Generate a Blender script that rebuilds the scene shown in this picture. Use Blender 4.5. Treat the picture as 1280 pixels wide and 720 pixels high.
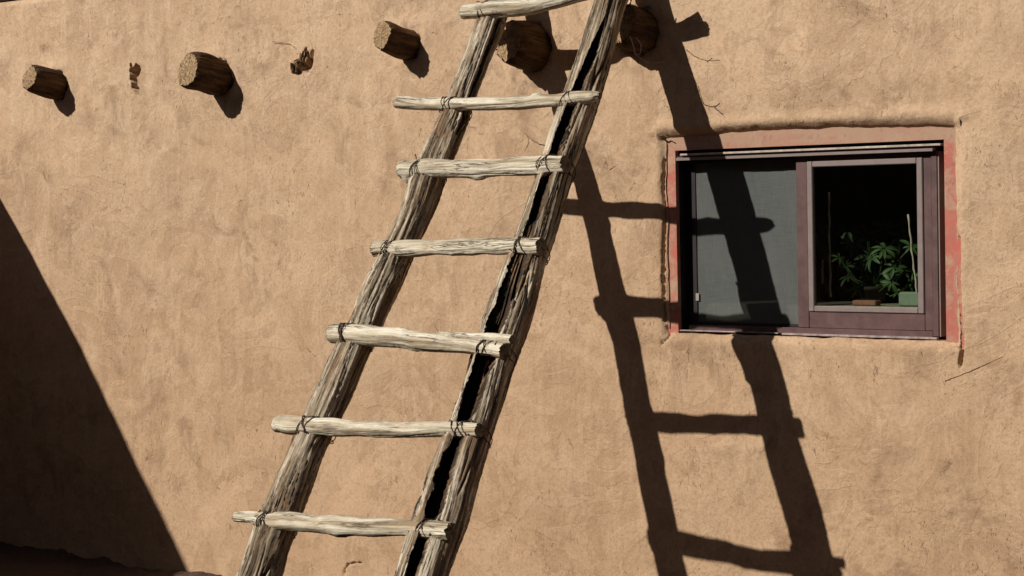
import bpy, math, random
import numpy as np
from mathutils import Vector
random.seed(4); rng = np.random.default_rng(7)
S = bpy.context.scene; C = S.collection
for o in list(bpy.data.objects): bpy.data.objects.remove(o)

# ---------------------------------------------------------------- camera, sky, sun, exposure
F_PX, YAW, PITCH, ROLL = 2500.0, 0.7024366, -0.0414379, -0.0216704
CAM = np.array([0.0, -6.98986, 0.0])
SA, SB = 0.5229, 0.7690                       # sun travels (SA, 1, -SB)
def cam_axes():
    cy, sy, cp, sp = math.cos(YAW), math.sin(YAW), math.cos(PITCH), math.sin(PITCH)
    fwd = np.array([-sy*cp, cy*cp, sp]); rt = np.array([cy, sy, 0.0]); up = np.cross(rt, fwd)
    c, s = math.cos(ROLL), math.sin(ROLL)
    return rt*c+up*s, up*c-rt*s, fwd
RT, UP, FW = cam_axes()
cd = bpy.data.cameras.new('camera'); cam = bpy.data.objects.new('camera', cd); C.objects.link(cam)
cd.sensor_width = 36.0; cd.lens = F_PX/1280*36; cd.clip_start = 0.05; cd.clip_end = 3000
from mathutils import Matrix
m = Matrix(((RT[0], UP[0], -FW[0], CAM[0]), (RT[1], UP[1], -FW[1], CAM[1]), (RT[2], UP[2], -FW[2], CAM[2]), (0, 0, 0, 1)))
cam.matrix_world = m
S.camera = cam
ELEV = math.atan(SB/math.hypot(SA, 1)); AZ = math.atan2(-SA, -1)
w = bpy.data.worlds.new('World'); S.world = w; w.use_nodes = True
nt = w.node_tree; bg = nt.nodes['Background']; sky = nt.nodes.new('ShaderNodeTexSky')
sky.sky_type = 'NISHITA'; sky.sun_disc = False; sky.sun_elevation = ELEV; sky.sun_rotation = AZ
nt.links.new(sky.outputs[0], bg.inputs[0]); bg.inputs[1].default_value = 0.05
sl = bpy.data.lights.new('sun', 'SUN'); sl.energy = 5.0; sl.angle = math.radians(0.53); sl.color = (1.0, 0.955, 0.88)
so = bpy.data.objects.new('sun', sl); C.objects.link(so)
so.rotation_euler = Vector((SA, 1, -SB)).to_track_quat('-Z', 'Y').to_euler(); so.location = (-6, -10, 9)
S.view_settings.view_transform = 'Standard'; S.view_settings.look = 'None'
S.view_settings.exposure = 0.0; S.view_settings.gamma = 1.0; S.view_settings.use_curve_mapping = False

# ---------------------------------------------------------------- measuring helpers (a pixel of the photograph -> a point on a real plane)
L0, L1 = 0.90245, 0.70518                     # ladder plane: y = -L0 + L1*z
def ray(u, v): return RT*((u-640)/F_PX) + UP*((360-v)/F_PX) + FW
def on_wall(u, v, y=0.0):
    r = ray(u, v); return CAM + r*((y-CAM[1])/r[1])
def on_ladder(u, v, off=0.0):
    n = np.array([0, 1, -L1]); k = -L0 + off*math.sqrt(1+L1*L1); r = ray(u, v)
    return CAM + r*((k-n@CAM)/(n@r))
def px_per_m(P): return F_PX/((P-CAM)@FW)
GZ = -1.93                                    # ground level
WT = on_wall(0, 2)[2]                         # top of the wall

# ---------------------------------------------------------------- numpy gradient noise
_pt = rng.permutation(512).astype(np.int64); _gr = rng.normal(size=(512, 3)); _gr /= np.linalg.norm(_gr, axis=1)[:, None]
def noise(x, y, z):
    x, y, z = np.broadcast_arrays(np.asarray(x, float), np.asarray(y, float), np.asarray(z, float))
    xi, yi, zi = np.floor(x).astype(np.int64), np.floor(y).astype(np.int64), np.floor(z).astype(np.int64)
    xf, yf, zf = x-xi, y-yi, z-zi
    f = lambda t: t*t*t*(t*(t*6-15)+10)
    u, v, w_ = f(xf), f(yf), f(zf); out = 0
    for i in (0, 1):
        for j in (0, 1):
            for k in (0, 1):
                h = _pt[(_pt[(_pt[(xi+i) & 511]+yi+j) & 511]+zi+k) & 511]; g = _gr[h]
                d = g[..., 0]*(xf-i)+g[..., 1]*(yf-j)+g[..., 2]*(zf-k)
                out = out + d*(u if i else 1-u)*(v if j else 1-v)*(w_ if k else 1-w_)
    return out*1.6
def fbm(x, y, z, n=3):
    o = 0; a = 1
    for k in range(n): o = o+a*noise(x*2**k+11*k, y*2**k, z*2**k); a *= .5
    return o
def sstep(a, b, x): t = np.clip((x-a)/(b-a), 0, 1); return t*t*(3-2*t)

# ---------------------------------------------------------------- object helpers
def add_mesh(name, verts, faces, mat, parent=None, smooth=True, attr=None):
    me = bpy.data.meshes.new(name)
    verts = np.asarray(verts, float)
    if isinstance(faces, np.ndarray):
        n = len(faces); k = faces.shape[1]
        me.vertices.add(len(verts)); me.vertices.foreach_set('co', verts.ravel())
        me.loops.add(n*k); me.loops.foreach_set('vertex_index', faces.ravel().astype(np.int32))
        me.polygons.add(n); me.polygons.foreach_set('loop_start', np.arange(0, n*k, k, dtype=np.int32))
        me.update(calc_edges=True)
    else:
        me.from_pydata([tuple(p) for p in verts], [], faces)
    me.polygons.foreach_set('use_smooth', [smooth]*len(me.polygons))
    if attr is not None:
        a = me.attributes.new('grain', 'FLOAT_VECTOR', 'POINT'); a.data.foreach_set('vector', np.asarray(attr, float).ravel())
    me.validate(); me.materials.append(mat)
    o = bpy.data.objects.new(name, me); C.objects.link(o)
    if parent: o.parent = parent
    return o
def tag(o, label=None, cat=None, group=None, kind=None):
    for k, v in (('label', label), ('category', cat), ('group', group), ('kind', kind)):
        if v: o[k] = v
    return o
def empty(name, loc=(0, 0, 0)):
    o = bpy.data.objects.new(name, None); C.objects.link(o); o.location = loc; o.empty_display_size = .1; return o
def recenter(o, loc):                          # put the origin of a top-level mesh at loc
    loc = Vector(loc); o.data.transform(Matrix.Translation(-loc)); o.location = loc
class MB:
    def __init__(s): s.v = []; s.f = []
    def box(s, x0, x1, y0, y1, z0, z1, bev=0.0):
        b = len(s.v); e = bev
        if e <= 0:
            s.v += [(x, y, z) for z in (z0, z1) for y in (y0, y1) for x in (x0, x1)]
            s.f += [tuple(b+i for i in q) for q in ((0, 2, 3, 1), (4, 5, 7, 6), (0, 1, 5, 4), (2, 6, 7, 3), (0, 4, 6, 2), (1, 3, 7, 5))]
            return s
        idx = {}
        for ax in range(3):
            for sx in (0, 1):
                for sy in (0, 1):
                    for sz in (0, 1):
                        p = [(x0, x1)[sx], (y0, y1)[sy], (z0, z1)[sz]]; sg = (sx, sy, sz)
                        for a in range(3):
                            if a != ax: p[a] += -e if sg[a] else e
                        idx[(ax, sx, sy, sz)] = len(s.v); s.v.append(tuple(p))
        def q(*k): s.f.append(tuple(idx[t] for t in k))
        q((0,0,0,0),(0,0,0,1),(0,0,1,1),(0,0,1,0)); q((0,1,0,0),(0,1,1,0),(0,1,1,1),(0,1,0,1))
        q((1,0,0,0),(1,1,0,0),(1,1,0,1),(1,0,0,1)); q((1,0,1,0),(1,0,1,1),(1,1,1,1),(1,1,1,0))
        q((2,0,0,0),(2,0,1,0),(2,1,1,0),(2,1,0,0)); q((2,0,0,1),(2,1,0,1),(2,1,1,1),(2,0,1,1))
        for sz in (0, 1):
            for sx in (0, 1): q((0,sx,0,sz),(0,sx,1,sz),(2,sx,1,sz),(2,sx,0,sz))
            for sy in (0, 1): q((1,0,sy,sz),(1,1,sy,sz),(2,1,sy,sz),(2,0,sy,sz))
        for sx in (0, 1):
            for sy in (0, 1): q((0,sx,sy,0),(0,sx,sy,1),(1,sx,sy,1),(1,sx,sy,0))
        for sx in (0, 1):
            for sy in (0, 1):
                for sz in (0, 1): q((0,sx,sy,sz),(1,sx,sy,sz),(2,sx,sy,sz))
        return s
    def poly(s, pts, y0, y1):                  # prism of an (x, z) outline
        b = len(s.v); n = len(pts)
        s.v += [(x, y0, z) for x, z in pts]+[(x, y1, z) for x, z in pts]
        s.f += [tuple(range(b, b+n)), tuple(range(b+2*n-1, b+n-1, -1))]+[(b+i, b+n+i, b+n+(i+1) % n, b+(i+1) % n) for i in range(n)]
        return s
    def tube(s, pts, r, n=6):
        pts = [Vector(p) for p in pts]; b = len(s.v); K = len(pts)
        for i, p in enumerate(pts):
            t = (pts[min(i+1, K-1)]-pts[max(i-1, 0)]).normalized()
            if i == 0: u = t.orthogonal().normalized()
            else: u = (u-t*u.dot(t)).normalized()
            v = t.cross(u); rr = r[i] if hasattr(r, '__len__') else r
            for k in range(n):
                a = 2*math.pi*k/n; s.v.append(tuple(p+u*(rr*math.cos(a))+v*(rr*math.sin(a))))
        for i in range(K-1):
            for k in range(n): s.f.append((b+i*n+k, b+i*n+(k+1) % n, b+(i+1)*n+(k+1) % n, b+(i+1)*n+k))
        s.f += [tuple(range(b+n-1, b-1, -1)), tuple(range(b+(K-1)*n, b+K*n))]
        return s
    def build(s, name, mat, parent=None, smooth=False): 
        o = add_mesh(name, s.v, s.f, mat, parent, smooth)
        import bmesh
        bm = bmesh.new(); bm.from_mesh(o.data); bmesh.ops.recalc_face_normals(bm, faces=bm.faces); bm.to_mesh(o.data); bm.free()
        return o
def spline(P, n):                              # Catmull-Rom through the rows of P
    P = np.asarray(P, float); K = len(P); t = np.linspace(0, K-1, n); i = np.minimum(t.astype(int), K-2); f = (t-i)[:, None]
    g = lambda k: P[np.clip(k, 0, K-1)]
    p0, p1, p2, p3 = g(i-1), g(i), g(i+1), g(i+2)
    p0 = np.where((i == 0)[:, None], 2*p1-p2, p0); p3 = np.where((i+2 > K-1)[:, None], 2*p2-p1, p3)
    return .5*((2*p1)+(p2-p0)*f+(2*p0-5*p1+4*p2-p3)*f**2+(3*p1-p0-3*p2+p3)*f**3)

# ---------------------------------------------------------------- materials
def mat(name):
    m = bpy.data.materials.new(name); m.use_nodes = True; nt = m.node_tree; return m, nt, nt.nodes, nt.links, nt.nodes['Principled BSDF']
class G:                                       # little node-graph writer
    def __init__(s, nt): s.nt = nt; s.n = nt.nodes; s.l = nt.links
    def coord(s, kind='Object'): return s.n.new('ShaderNodeTexCoord').outputs[kind]
    def attr(s, a): x = s.n.new('ShaderNodeAttribute'); x.attribute_name = a; return x.outputs['Vector']
    def mapv(s, v, sc=(1, 1, 1), loc=(0, 0, 0), rot=(0, 0, 0)):
        x = s.n.new('ShaderNodeMapping'); s.l.new(v, x.inputs[0]); x.inputs[1].default_value = loc; x.inputs[2].default_value = rot; x.inputs[3].default_value = sc; return x.outputs[0]
    def noise(s, v, sc, det=4, rough=.55, dist=0):
        x = s.n.new('ShaderNodeTexNoise'); s.l.new(v, x.inputs['Vector']); x.inputs['Scale'].default_value = sc; x.inputs['Detail'].default_value = det
        x.inputs['Roughness'].default_value = rough; x.inputs['Distortion'].default_value = dist; return x.outputs['Fac']
    def voro(s, v, sc, feat='DISTANCE_TO_EDGE'):
        x = s.n.new('ShaderNodeTexVoronoi'); x.feature = feat; s.l.new(v, x.inputs['Vector']); x.inputs['Scale'].default_value = sc; return x.outputs['Distance']
    def ramp(s, f, stops, interp='LINEAR'):
        x = s.n.new('ShaderNodeValToRGB'); s.l.new(f, x.inputs[0]); e = x.color_ramp.elements; x.color_ramp.interpolation = interp
        while len(e) < len(stops): e.new(.5)
        for k, (p, c) in zip(e, stops):
            k.position = p; k.color = (c, c, c, 1) if not hasattr(c, '__len__') else (*c, 1)
        return x.outputs[0]
    def mix(s, f, a, b, mode='MIX'):
        x = s.n.new('ShaderNodeMix'); x.data_type = 'RGBA'; x.blend_type = mode
        for i, v in ((0, f), (6, a), (7, b)):
            if hasattr(v, 'is_linked') or isinstance(v, bpy.types.NodeSocket): s.l.new(v, x.inputs[i])
            else: x.inputs[i].default_value = v if i == 0 else (*v, 1)
        return x.outputs[2]
    def math(s, op, a, b=0.0):
        x = s.n.new('ShaderNodeMath'); x.operation = op
        for i, v in ((0, a), (1, b)):
            if isinstance(v, bpy.types.NodeSocket): s.l.new(v, x.inputs[i])
            else: x.inputs[i].default_value = v
        return x.outputs[0]
    def bump(s, h, dist, strength=1.0, normal=None):
        x = s.n.new('ShaderNodeBump'); s.l.new(h, x.inputs['Height']); x.inputs['Distance'].default_value = dist; x.inputs['Strength'].default_value = strength
        if normal: s.l.new(normal, x.inputs['Normal'])
        return x.outputs[0]

def adobe(name, c1, c2, c3, seed=0.0):
    m, nt, n, l, p = mat(name); g = G(nt); v = g.mapv(g.coord(), loc=(seed, 0, seed))
    k = lambda c, f: tuple(min(1, x*f) for x in c)
    col = g.mix(g.ramp(g.noise(v, .9, 5, .6, .8), [(.40, 0), (.62, 1)]), c1, c2)
    # overlapping coats of mud: soft inside, a definite edge where one coat stops
    coat = g.noise(g.mapv(v, rot=(0, -.5, 0), sc=(1, 1, 1.25)), 1.55, 4, .52, 1.3)
    coatc = g.ramp(coat, [(.30, 0), (.438, .75), (.444, .15), (.55, .55), (.556, 1.0), (.70, .35)])
    col = g.mix(g.math('MULTIPLY', coatc, .80), col, c3)
    coat2 = g.noise(g.mapv(v, rot=(0, .8, 0), loc=(5, 1, 3)), 2.9, 5, .6, 1.6)
    coatd = g.ramp(coat2, [(.55, 0), (.562, .50), (.68, .18)])
    col = g.mix(coatd, col, k(c2, .80))
    # hand sweeps and rain streaks
    sw = g.noise(g.mapv(v, rot=(0, -.8, 0), sc=(7, 1, 1.3)), 1.6, 6, .68, .9)
    col = g.mix(g.ramp(sw, [(.52, 0), (.64, .6)]), col, k(c3, 1.06))
    rn = g.noise(g.mapv(v, sc=(16, 1, .55)), 1.5, 5, .6, .25)
    col = g.mix(g.math('MULTIPLY', g.ramp(rn, [(.46, 0), (.66, .40)]), g.ramp(g.noise(v, .8, 3), [(.40, 0), (.60, 1)])), col, k(c3, 1.06))
    # grey-brown rubbed patches
    gm_ = g.noise(v, 4.2, 9, .74, .5)
    gmask = g.math('MULTIPLY', g.ramp(gm_, [(.51, 0), (.64, .85)]), g.ramp(g.noise(g.mapv(v, loc=(4, 4, 4)), 1.1, 4), [(.44, 0), (.56, 1)]))
    col = g.mix(gmask, col, k(c2, .60))
    gr = g.noise(v, 250, 3, .7); gr2 = g.noise(v, 70, 5, .7)
    col = g.mix(.24, col, g.ramp(gr, [(.30, k(c2, .55)), (.55, c1), (.75, k(c1, 1.3))]))
    col = g.mix(g.ramp(gr2, [(.40, .35), (.52, 0)]), col, k(c2, .74))
    # chopped straw, pits and hairline cracks gather in places
    cl = g.math('MULTIPLY', g.ramp(g.noise(g.mapv(v, loc=(2, 6, 1)), 3.4, 5, .65), [(.47, 0), (.60, 1)]), .9)
    fl = g.noise(g.mapv(v, sc=(1, 1, .42), rot=(0, .25, 0)), 75, 3, .6, 1.4)
    fl3 = g.noise(g.mapv(v, sc=(1, 1, .45), rot=(0, -1.1, 0), loc=(7, 7, 7)), 62, 3, .6, 1.4)
    f1 = g.math('MULTIPLY', g.math('MAXIMUM', g.ramp(fl, [(.64, 0), (.70, 1)]), g.ramp(fl3, [(.66, 0), (.72, 1)])), cl)
    f2 = g.ramp(g.noise(g.mapv(v, loc=(9, 3, 4)), 24, 5, .72, .3), [(.715, 0), (.75, 1)])
    ck = g.voro(g.mapv(v, sc=(1, 1, .6), rot=(0, .2, 0)), 6.0)
    ckn = g.math('ADD', ck, g.math('MULTIPLY', g.math('SUBTRACT', g.noise(v, 26, 6, .75), .5), .20))
    cmask = g.math('MULTIPLY', g.ramp(g.math('ABSOLUTE', ckn), [(.0, .8), (.007, 0)]), g.ramp(g.noise(g.mapv(v, loc=(3, 7, 1)), 6.5, 3, .6), [(.60, 0), (.69, 1)]))
    dark = g.math('MAXIMUM', g.math('MAXIMUM', f1, f2), cmask)
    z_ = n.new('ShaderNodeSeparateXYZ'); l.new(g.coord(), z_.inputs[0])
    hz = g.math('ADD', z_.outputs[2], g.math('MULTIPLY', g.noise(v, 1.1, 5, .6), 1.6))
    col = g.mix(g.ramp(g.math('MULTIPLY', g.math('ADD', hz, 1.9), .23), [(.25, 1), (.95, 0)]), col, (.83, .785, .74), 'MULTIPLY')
    col = g.mix(g.math('MULTIPLY', dark, .70), col, (.10, .056, .032))
    l.new(col, p.inputs['Base Color']); p.inputs['Roughness'].default_value = .93; p.inputs['Specular IOR Level'].default_value = .15
    b = g.bump(g.noise(v, 5, 5, .6, .6), .010, .8)
    b = g.bump(coatc, .0022, .7, b); b = g.bump(coatd, .0018, .7, b); b = g.bump(sw, .0035, .7, b)
    b = g.bump(gr2, .0022, .9, b)
    b = g.bump(gr, .0009, .8, b)
    b = g.bump(g.math('SUBTRACT', 1.0, dark), .0025, .8, b)
    l.new(b, p.inputs['Normal'])
    return m
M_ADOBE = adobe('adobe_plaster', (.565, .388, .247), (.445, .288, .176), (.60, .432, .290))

def wood(name, light, mid, dark, brown, crack=.5, brown_amt=.5, bumpk=1.0, rot=False):
    m, nt, n, l, p = mat(name); g = G(nt); v = g.attr('grain')
    a = g.noise(g.mapv(v, sc=(34, 34, 1.7)), 1, 6, .62, .25)
    col = g.ramp(a, [(.36, dark), (.48, mid), (.60, light), (.80, tuple(min(1, x*1.1) for x in light))])
    b_ = g.ramp(g.noise(g.mapv(v, sc=(13, 13, 5.5), loc=(5, 1, 2)), 1, 5, .65, .8), [(.52, 0), (.66, brown_amt)])
    col = g.mix(b_, col, brown)
    fib = g.noise(g.mapv(v, sc=(240, 240, 7)), 1, 4, .65, .2)
    col = g.mix(g.ramp(fib, [(.30, .65), (.52, 0)]), col, tuple(x*.45 for x in mid))
    ck = g.noise(g.mapv(v, sc=(62, 62, 2.4), loc=(1, 8, 3)), 1, 4, .6, .5)
    ckm = g.ramp(g.math('ABSOLUTE', g.math('SUBTRACT', ck, .5)), [(.006, 1), (.022, 0)])
    ckm = g.math('MULTIPLY', ckm, g.ramp(g.noise(g.mapv(v, sc=(20, 20, 4)), 1, 3, .5), [(.45, 0), (.6, crack)]))
    col = g.mix(ckm, col, (.035, .022, .014))
    if rot:          # decayed heartwood inside the split rail
        x = n.new('ShaderNodeAttribute'); x.attribute_name = 'rot'
        hw = g.ramp(g.noise(g.mapv(v, sc=(80, 80, 3)), 1, 5, .6), [(.40, (.012, .008, .005)), (.52, (.05, .029, .017)), (.66, (.20, .12, .065))])
        col = g.mix(x.outputs['Fac'], col, hw)
    xc = n.new('ShaderNodeAttribute'); xc.attribute_name = 'cap'     # weathered end grain
    col = g.mix(g.math('MULTIPLY', xc.outputs['Fac'], .85), col, g.ramp(g.noise(g.mapv(v, sc=(90, 90, 4)), 1, 4, .6), [(.38, (.05, .034, .022)), (.62, (.19, .135, .09))]))
    l.new(col, p.inputs['Base Color']); p.inputs['Roughness'].default_value = .82; p.inputs['Specular IOR Level'].default_value = .2
    b = g.bump(a, .004*bumpk, .7); b = g.bump(fib, .0016*bumpk, .9, b); b = g.bump(g.math('SUBTRACT', 1.0, ckm), .004*bumpk, .9, b)
    l.new(b, p.inputs['Normal'])
    return m
M_RAIL = wood('weathered_rail_wood', (.58, .49, .37), (.25, .19, .125), (.06, .038, .024), (.22, .125, .065), 1.0, .8, 1.7, True)
M_RUNG = wood('peeled_rung_wood', (.70, .63, .50), (.53, .455, .335), (.22, .16, .10), (.36, .25, .14), .7, .5, .8)
M_VIGA = wood('stained_viga_wood', (.15, .082, .038), (.09, .048, .024), (.035, .02, .012), (.16, .08, .036), .9, .5)
def end_grain(name, c1, c2, c3):
    m, nt, n, l, p = mat(name); g = G(nt); v = g.attr('grain')
    x = n.new('ShaderNodeVectorMath'); x.operation = 'LENGTH'
    l.new(g.mapv(v, sc=(1, 1, 0)), x.inputs[0]); 
    r = g.math('ADD', x.outputs['Value'], g.math('MULTIPLY', g.noise(v, 30, 3), .016))
    rings = g.math('SINE', g.math('MULTIPLY', r, 620))
    a = g.noise(v, 55, 6, .7, .6)
    col = g.ramp(a, [(.36, c3), (.50, c2), (.66, c1)])
    col = g.mix(g.math('MULTIPLY', g.ramp(rings, [(.2, 0), (.9, 1)]), .5), col, c3)
    sx_ = n.new('ShaderNodeSeparateXYZ'); l.new(v, sx_.inputs[0])
    an = g.math('ADD', g.math('ARCTAN2', sx_.outputs[0], sx_.outputs[1]), g.math('MULTIPLY', g.noise(v, 40, 3), .5))
    spk = g.ramp(g.math('SINE', g.math('MULTIPLY', an, 5.0)), [(.955, 0), (.985, 1)])
    spk = g.math('MULTIPLY', spk, g.ramp(g.noise(v, 22, 3), [(.42, 0), (.55, 1)]))
    sp = g.math('MAXIMUM', g.ramp(g.noise(v, 190, 3, .7), [(.34, 1), (.46, 0)]), spk)
    col = g.mix(g.math('MULTIPLY', sp, .7), col, tuple(x*.4 for x in c3))
    l.new(col, p.inputs['Base Color']); p.inputs['Roughness'].default_value = .9
    b = g.bump(a, .008, 1.0); b = g.bump(sp, -.003, .8, b); l.new(b, p.inputs['Normal']); return m
M_END = end_grain('sawn_viga_end', (.60, .42, .22), (.40, .26, .135), (.17, .095, .05))
def plain(name, c, rough=.6, metal=0.0, var=.25, sc=30, bump=.001, spec=.4):
    m, nt, n, l, p = mat(name); g = G(nt); v = g.coord()
    a = g.noise(v, sc, 6, .65, .4)
    l.new(g.ramp(a, [(.3, tuple(x*(1-var) for x in c)), (.7, tuple(min(1, x*(1+var)) for x in c))]), p.inputs['Base Color'])
    p.inputs['Roughness'].default_value = rough; p.inputs['Metallic'].default_value = metal; p.inputs['Specular IOR Level'].default_value = spec
    if bump: l.new(g.bump(a, bump, .6), p.inputs['Normal'])
    return m
def red_paint():
    m, nt, n, l, p = mat('worn_red_paint'); g = G(nt); v = g.coord()
    a = g.noise(g.mapv(v, sc=(1, 1, 1)), 9, 8, .72, 1.0)
    h = n.new('ShaderNodeSeparateXYZ'); l.new(v, h.inputs[0])
    col = g.ramp(g.noise(v, 16, 5, .6), [(.35, (.33, .105, .08)), (.65, (.42, .155, .115))])
    thr = g.math('ADD', a, g.math('MULTIPLY', g.ramp(h.outputs[2], [(.0, 0), (1.0, 1)]), .0))
    col = g.mix(g.ramp(g.noise(g.mapv(v, sc=(3, 1, 14), loc=(2, 0, 5)), 3, 6, .65, .4), [(.40, .85), (.58, .15)]), col, (.36, .185, .125))
    col = g.mix(g.ramp(thr, [(.48, 0), (.60, .85)]), col, (.42, .27, .175))
    topm = g.ramp(h.outputs[2], [(.200, 0), (.235, 1)])
    col = g.mix(g.math('MULTIPLY', g.ramp(a, [(.40, 1), (.52, .1)]), g.math('SUBTRACT', 1.0, topm)), col, (.43, .11, .075))
    col = g.mix(g.math('MULTIPLY', topm, g.ramp(g.noise(g.mapv(v, sc=(1, 1, 6), loc=(3, 3, 3)), 5, 7, .7), [(.36, .25), (.52, .92)])), col, (.36, .225, .145))
    col = g.mix(g.ramp(g.noise(g.mapv(v, sc=(1, 1, .5)), 60, 5, .7), [(.60, 0), (.70, .7)]), col, (.17, .085, .055))
    l.new(col, p.inputs['Base Color']); p.inputs['Roughness'].default_value = .8
    l.new(g.bump(a, .004, .7), p.inputs['Normal']); return m
M_RED = red_paint()
M_FRAME = plain('mauve_brown_aluminium', (.100, .052, .048), .5, 0, .30, 14, .0007)
M_SHADE_TRACK = plain('shade_black_track', (.016, .011, .012), .5, 0, .3, 20, .0005)  # near-black: shade of the window recess put into the metal's colour
M_BEAD = plain('grey_brown_glazing_bead', (.20, .155, .14), .5, 0, .12, 30, .0004)
M_FLASH = plain('bare_aluminium_flange', (.40, .33, .27), .6, .0, .45, 25, .0012)
M_SFL = plain('dusty_sill_flange', (.30, .23, .21), .7, 0, .5, 30, .001)
M_WIRE = plain('rusty_wire', (.055, .032, .024), .75, .2, .4, 90, 0)
M_PALE = plain('pale_wire', (.42, .38, .34), .6, 0, .2, 60, 0)
M_VINE = plain('dry_vine', (.13, .075, .045), .9, 0, .4, 60, 0)
M_ROT = wood('rotten_wood', (.44, .30, .17), (.26, .155, .085), (.04, .022, .014), (.16, .085, .04), 1.0, .6, 1.6)
M_BEAM = plain('dark_stained_timber', (.035, .014, .010), .8, 0, .4, 20, .002)
M_LEAF = plain('glossy_green_leaf', (.05, .092, .028), .55, 0, .7, 9, 0)
M_STAKE = plain('pale_stake', (.62, .50, .44), .7, 0, .2, 60, 0)
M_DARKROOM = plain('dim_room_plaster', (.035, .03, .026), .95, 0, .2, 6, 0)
M_SAGE = plain('sage_green_block', (.24, .29, .225), .7, 0, .15, 30, .001)
M_BRICK = plain('brown_block', (.30, .13, .09), .85, 0, .2, 40, .002)
M_CLAY = plain('terracotta_pot', (.022, .012, .010), .85, 0, .2, 20, .001)
M_SILL = plain('inner_sill_board', (.30, .26, .20), .7, 0, .15, 15, .001)
M_TAG = plain('beige_tag', (.28, .25, .21), .7, 0, .1, 30, 0)
def glass():
    m, nt, n, l, p = mat('window_glass'); n.remove(p)
    t = n.new('ShaderNodeBsdfTransparent'); t.inputs[0].default_value = (.62, .68, .60, 1)
    gl = n.new('ShaderNodeBsdfGlossy'); gl.inputs['Roughness'].default_value = .02; gl.inputs[0].default_value = (.9, .95, .95, 1)
    lw = n.new('ShaderNodeLayerWeight'); lw.inputs[0].default_value = .5; fr = G(nt); fr_o = fr.math('ADD', fr.math('MULTIPLY', fr.math('POWER', lw.outputs['Facing'], 4.0), .7), .04)
    mx = n.new('ShaderNodeMixShader'); l.new(fr_o, mx.inputs[0]); l.new(t.outputs[0], mx.inputs[1]); l.new(gl.outputs[0], mx.inputs[2])
    l.new(mx.outputs[0], n['Material Output'].inputs[0]); return m
M_GLASS = glass()
def screen():
    m, nt, n, l, p = mat('insect_screen'); g = G(nt); v = g.coord()
    a = g.noise(g.mapv(v, sc=(1, 1, 1)), 5, 5, .6)
    fine = g.noise(g.mapv(v, sc=(12, 1, 420)), 1, 3, .6)
    fine2 = g.noise(g.mapv(v, sc=(420, 1, 14)), 1, 3, .6)
    f = g.math('ADD', g.math('MULTIPLY', fine, .5), g.math('MULTIPLY', fine2, .5))
    col = g.mix(g.ramp(f, [(.38, 0), (.62, 1)]), (.085, .091, .086), (.13, .137, .128))
    col = g.mix(g.ramp(a, [(.4, 0), (.7, .4)]), col, (.14, .145, .135))
    l.new(col, p.inputs['Base Color']); p.inputs['Roughness'].default_value = .8; p.inputs['Specular IOR Level'].default_value = .2
    t = n.new('ShaderNodeBsdfTransparent'); mx = n.new('ShaderNodeMixShader'); mx.inputs[0].default_value = .78
    l.new(t.outputs[0], mx.inputs[1]); l.new(p.outputs[0], mx.inputs[2]); l.new(mx.outputs[0], n['Material Output'].inputs[0]); return m
M_SCREEN = screen()
def soil():
    m, nt, n, l, p = mat('bare_earth'); g = G(nt); v = g.coord()
    a = g.noise(v, 1.5, 8, .7, .4); b0 = g.noise(v, 45, 6, .75)
    col = g.mix(g.ramp(a, [(.35, 0), (.65, 1)]), (.075, .042, .028), (.105, .06, .04))
    col = g.mix(g.ramp(b0, [(.40, .7), (.52, 0)]), col, (.06, .03, .018))
    l.new(col, p.inputs['Base Color']); p.inputs['Roughness'].default_value = .95
    b = g.bump(a, .05, .6); b = g.bump(b0, .015, 1, b); l.new(b, p.inputs['Normal']); return m
M_SOIL = soil()

# ---------------------------------------------------------------- ground
def axis(parts):
    out = [parts[0][0]]
    for a, b, s in parts: out += list(np.linspace(a, b, max(2, int(round((b-a)/s))+1))[1:])
    return np.array(out)
gx = axis([(-400, -40, 40), (-40, -11, 1.5), (-11, -6.5, .02), (-6.5, 6, .25), (6, 40, 2), (40, 400, 40)])
gy = axis([(-400, -40, 40), (-40, -4, 1.5), (-4, -1.2, .15), (-1.2, .1, .02), (.1, 40, 3), (40, 400, 60)])
X, Y = np.meshgrid(gx, gy)
near = np.exp(-((Y+.1)/.35)**2)*(np.abs(X+4) < 9)
Z = GZ + .03*fbm(X*.9, Y*.9, 0*X)*(np.abs(X) < 14)*(Y > -12) + near*(.0+.022*fbm(X*5, Y*5, 0*X+3, 4)) + .012*fbm(X*22, Y*22, 0*X+5, 2)*near
n0, n1 = Z.shape; idx = np.arange(n0*n1).reshape(n0, n1)
F = np.stack([idx[:-1, :-1], idx[:-1, 1:], idx[1:, 1:], idx[1:, :-1]], -1).reshape(-1, 4)
tag(add_mesh('ground', np.stack([X, Y, Z], -1).reshape(-1, 3), F, M_SOIL), kind='structure')

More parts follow.
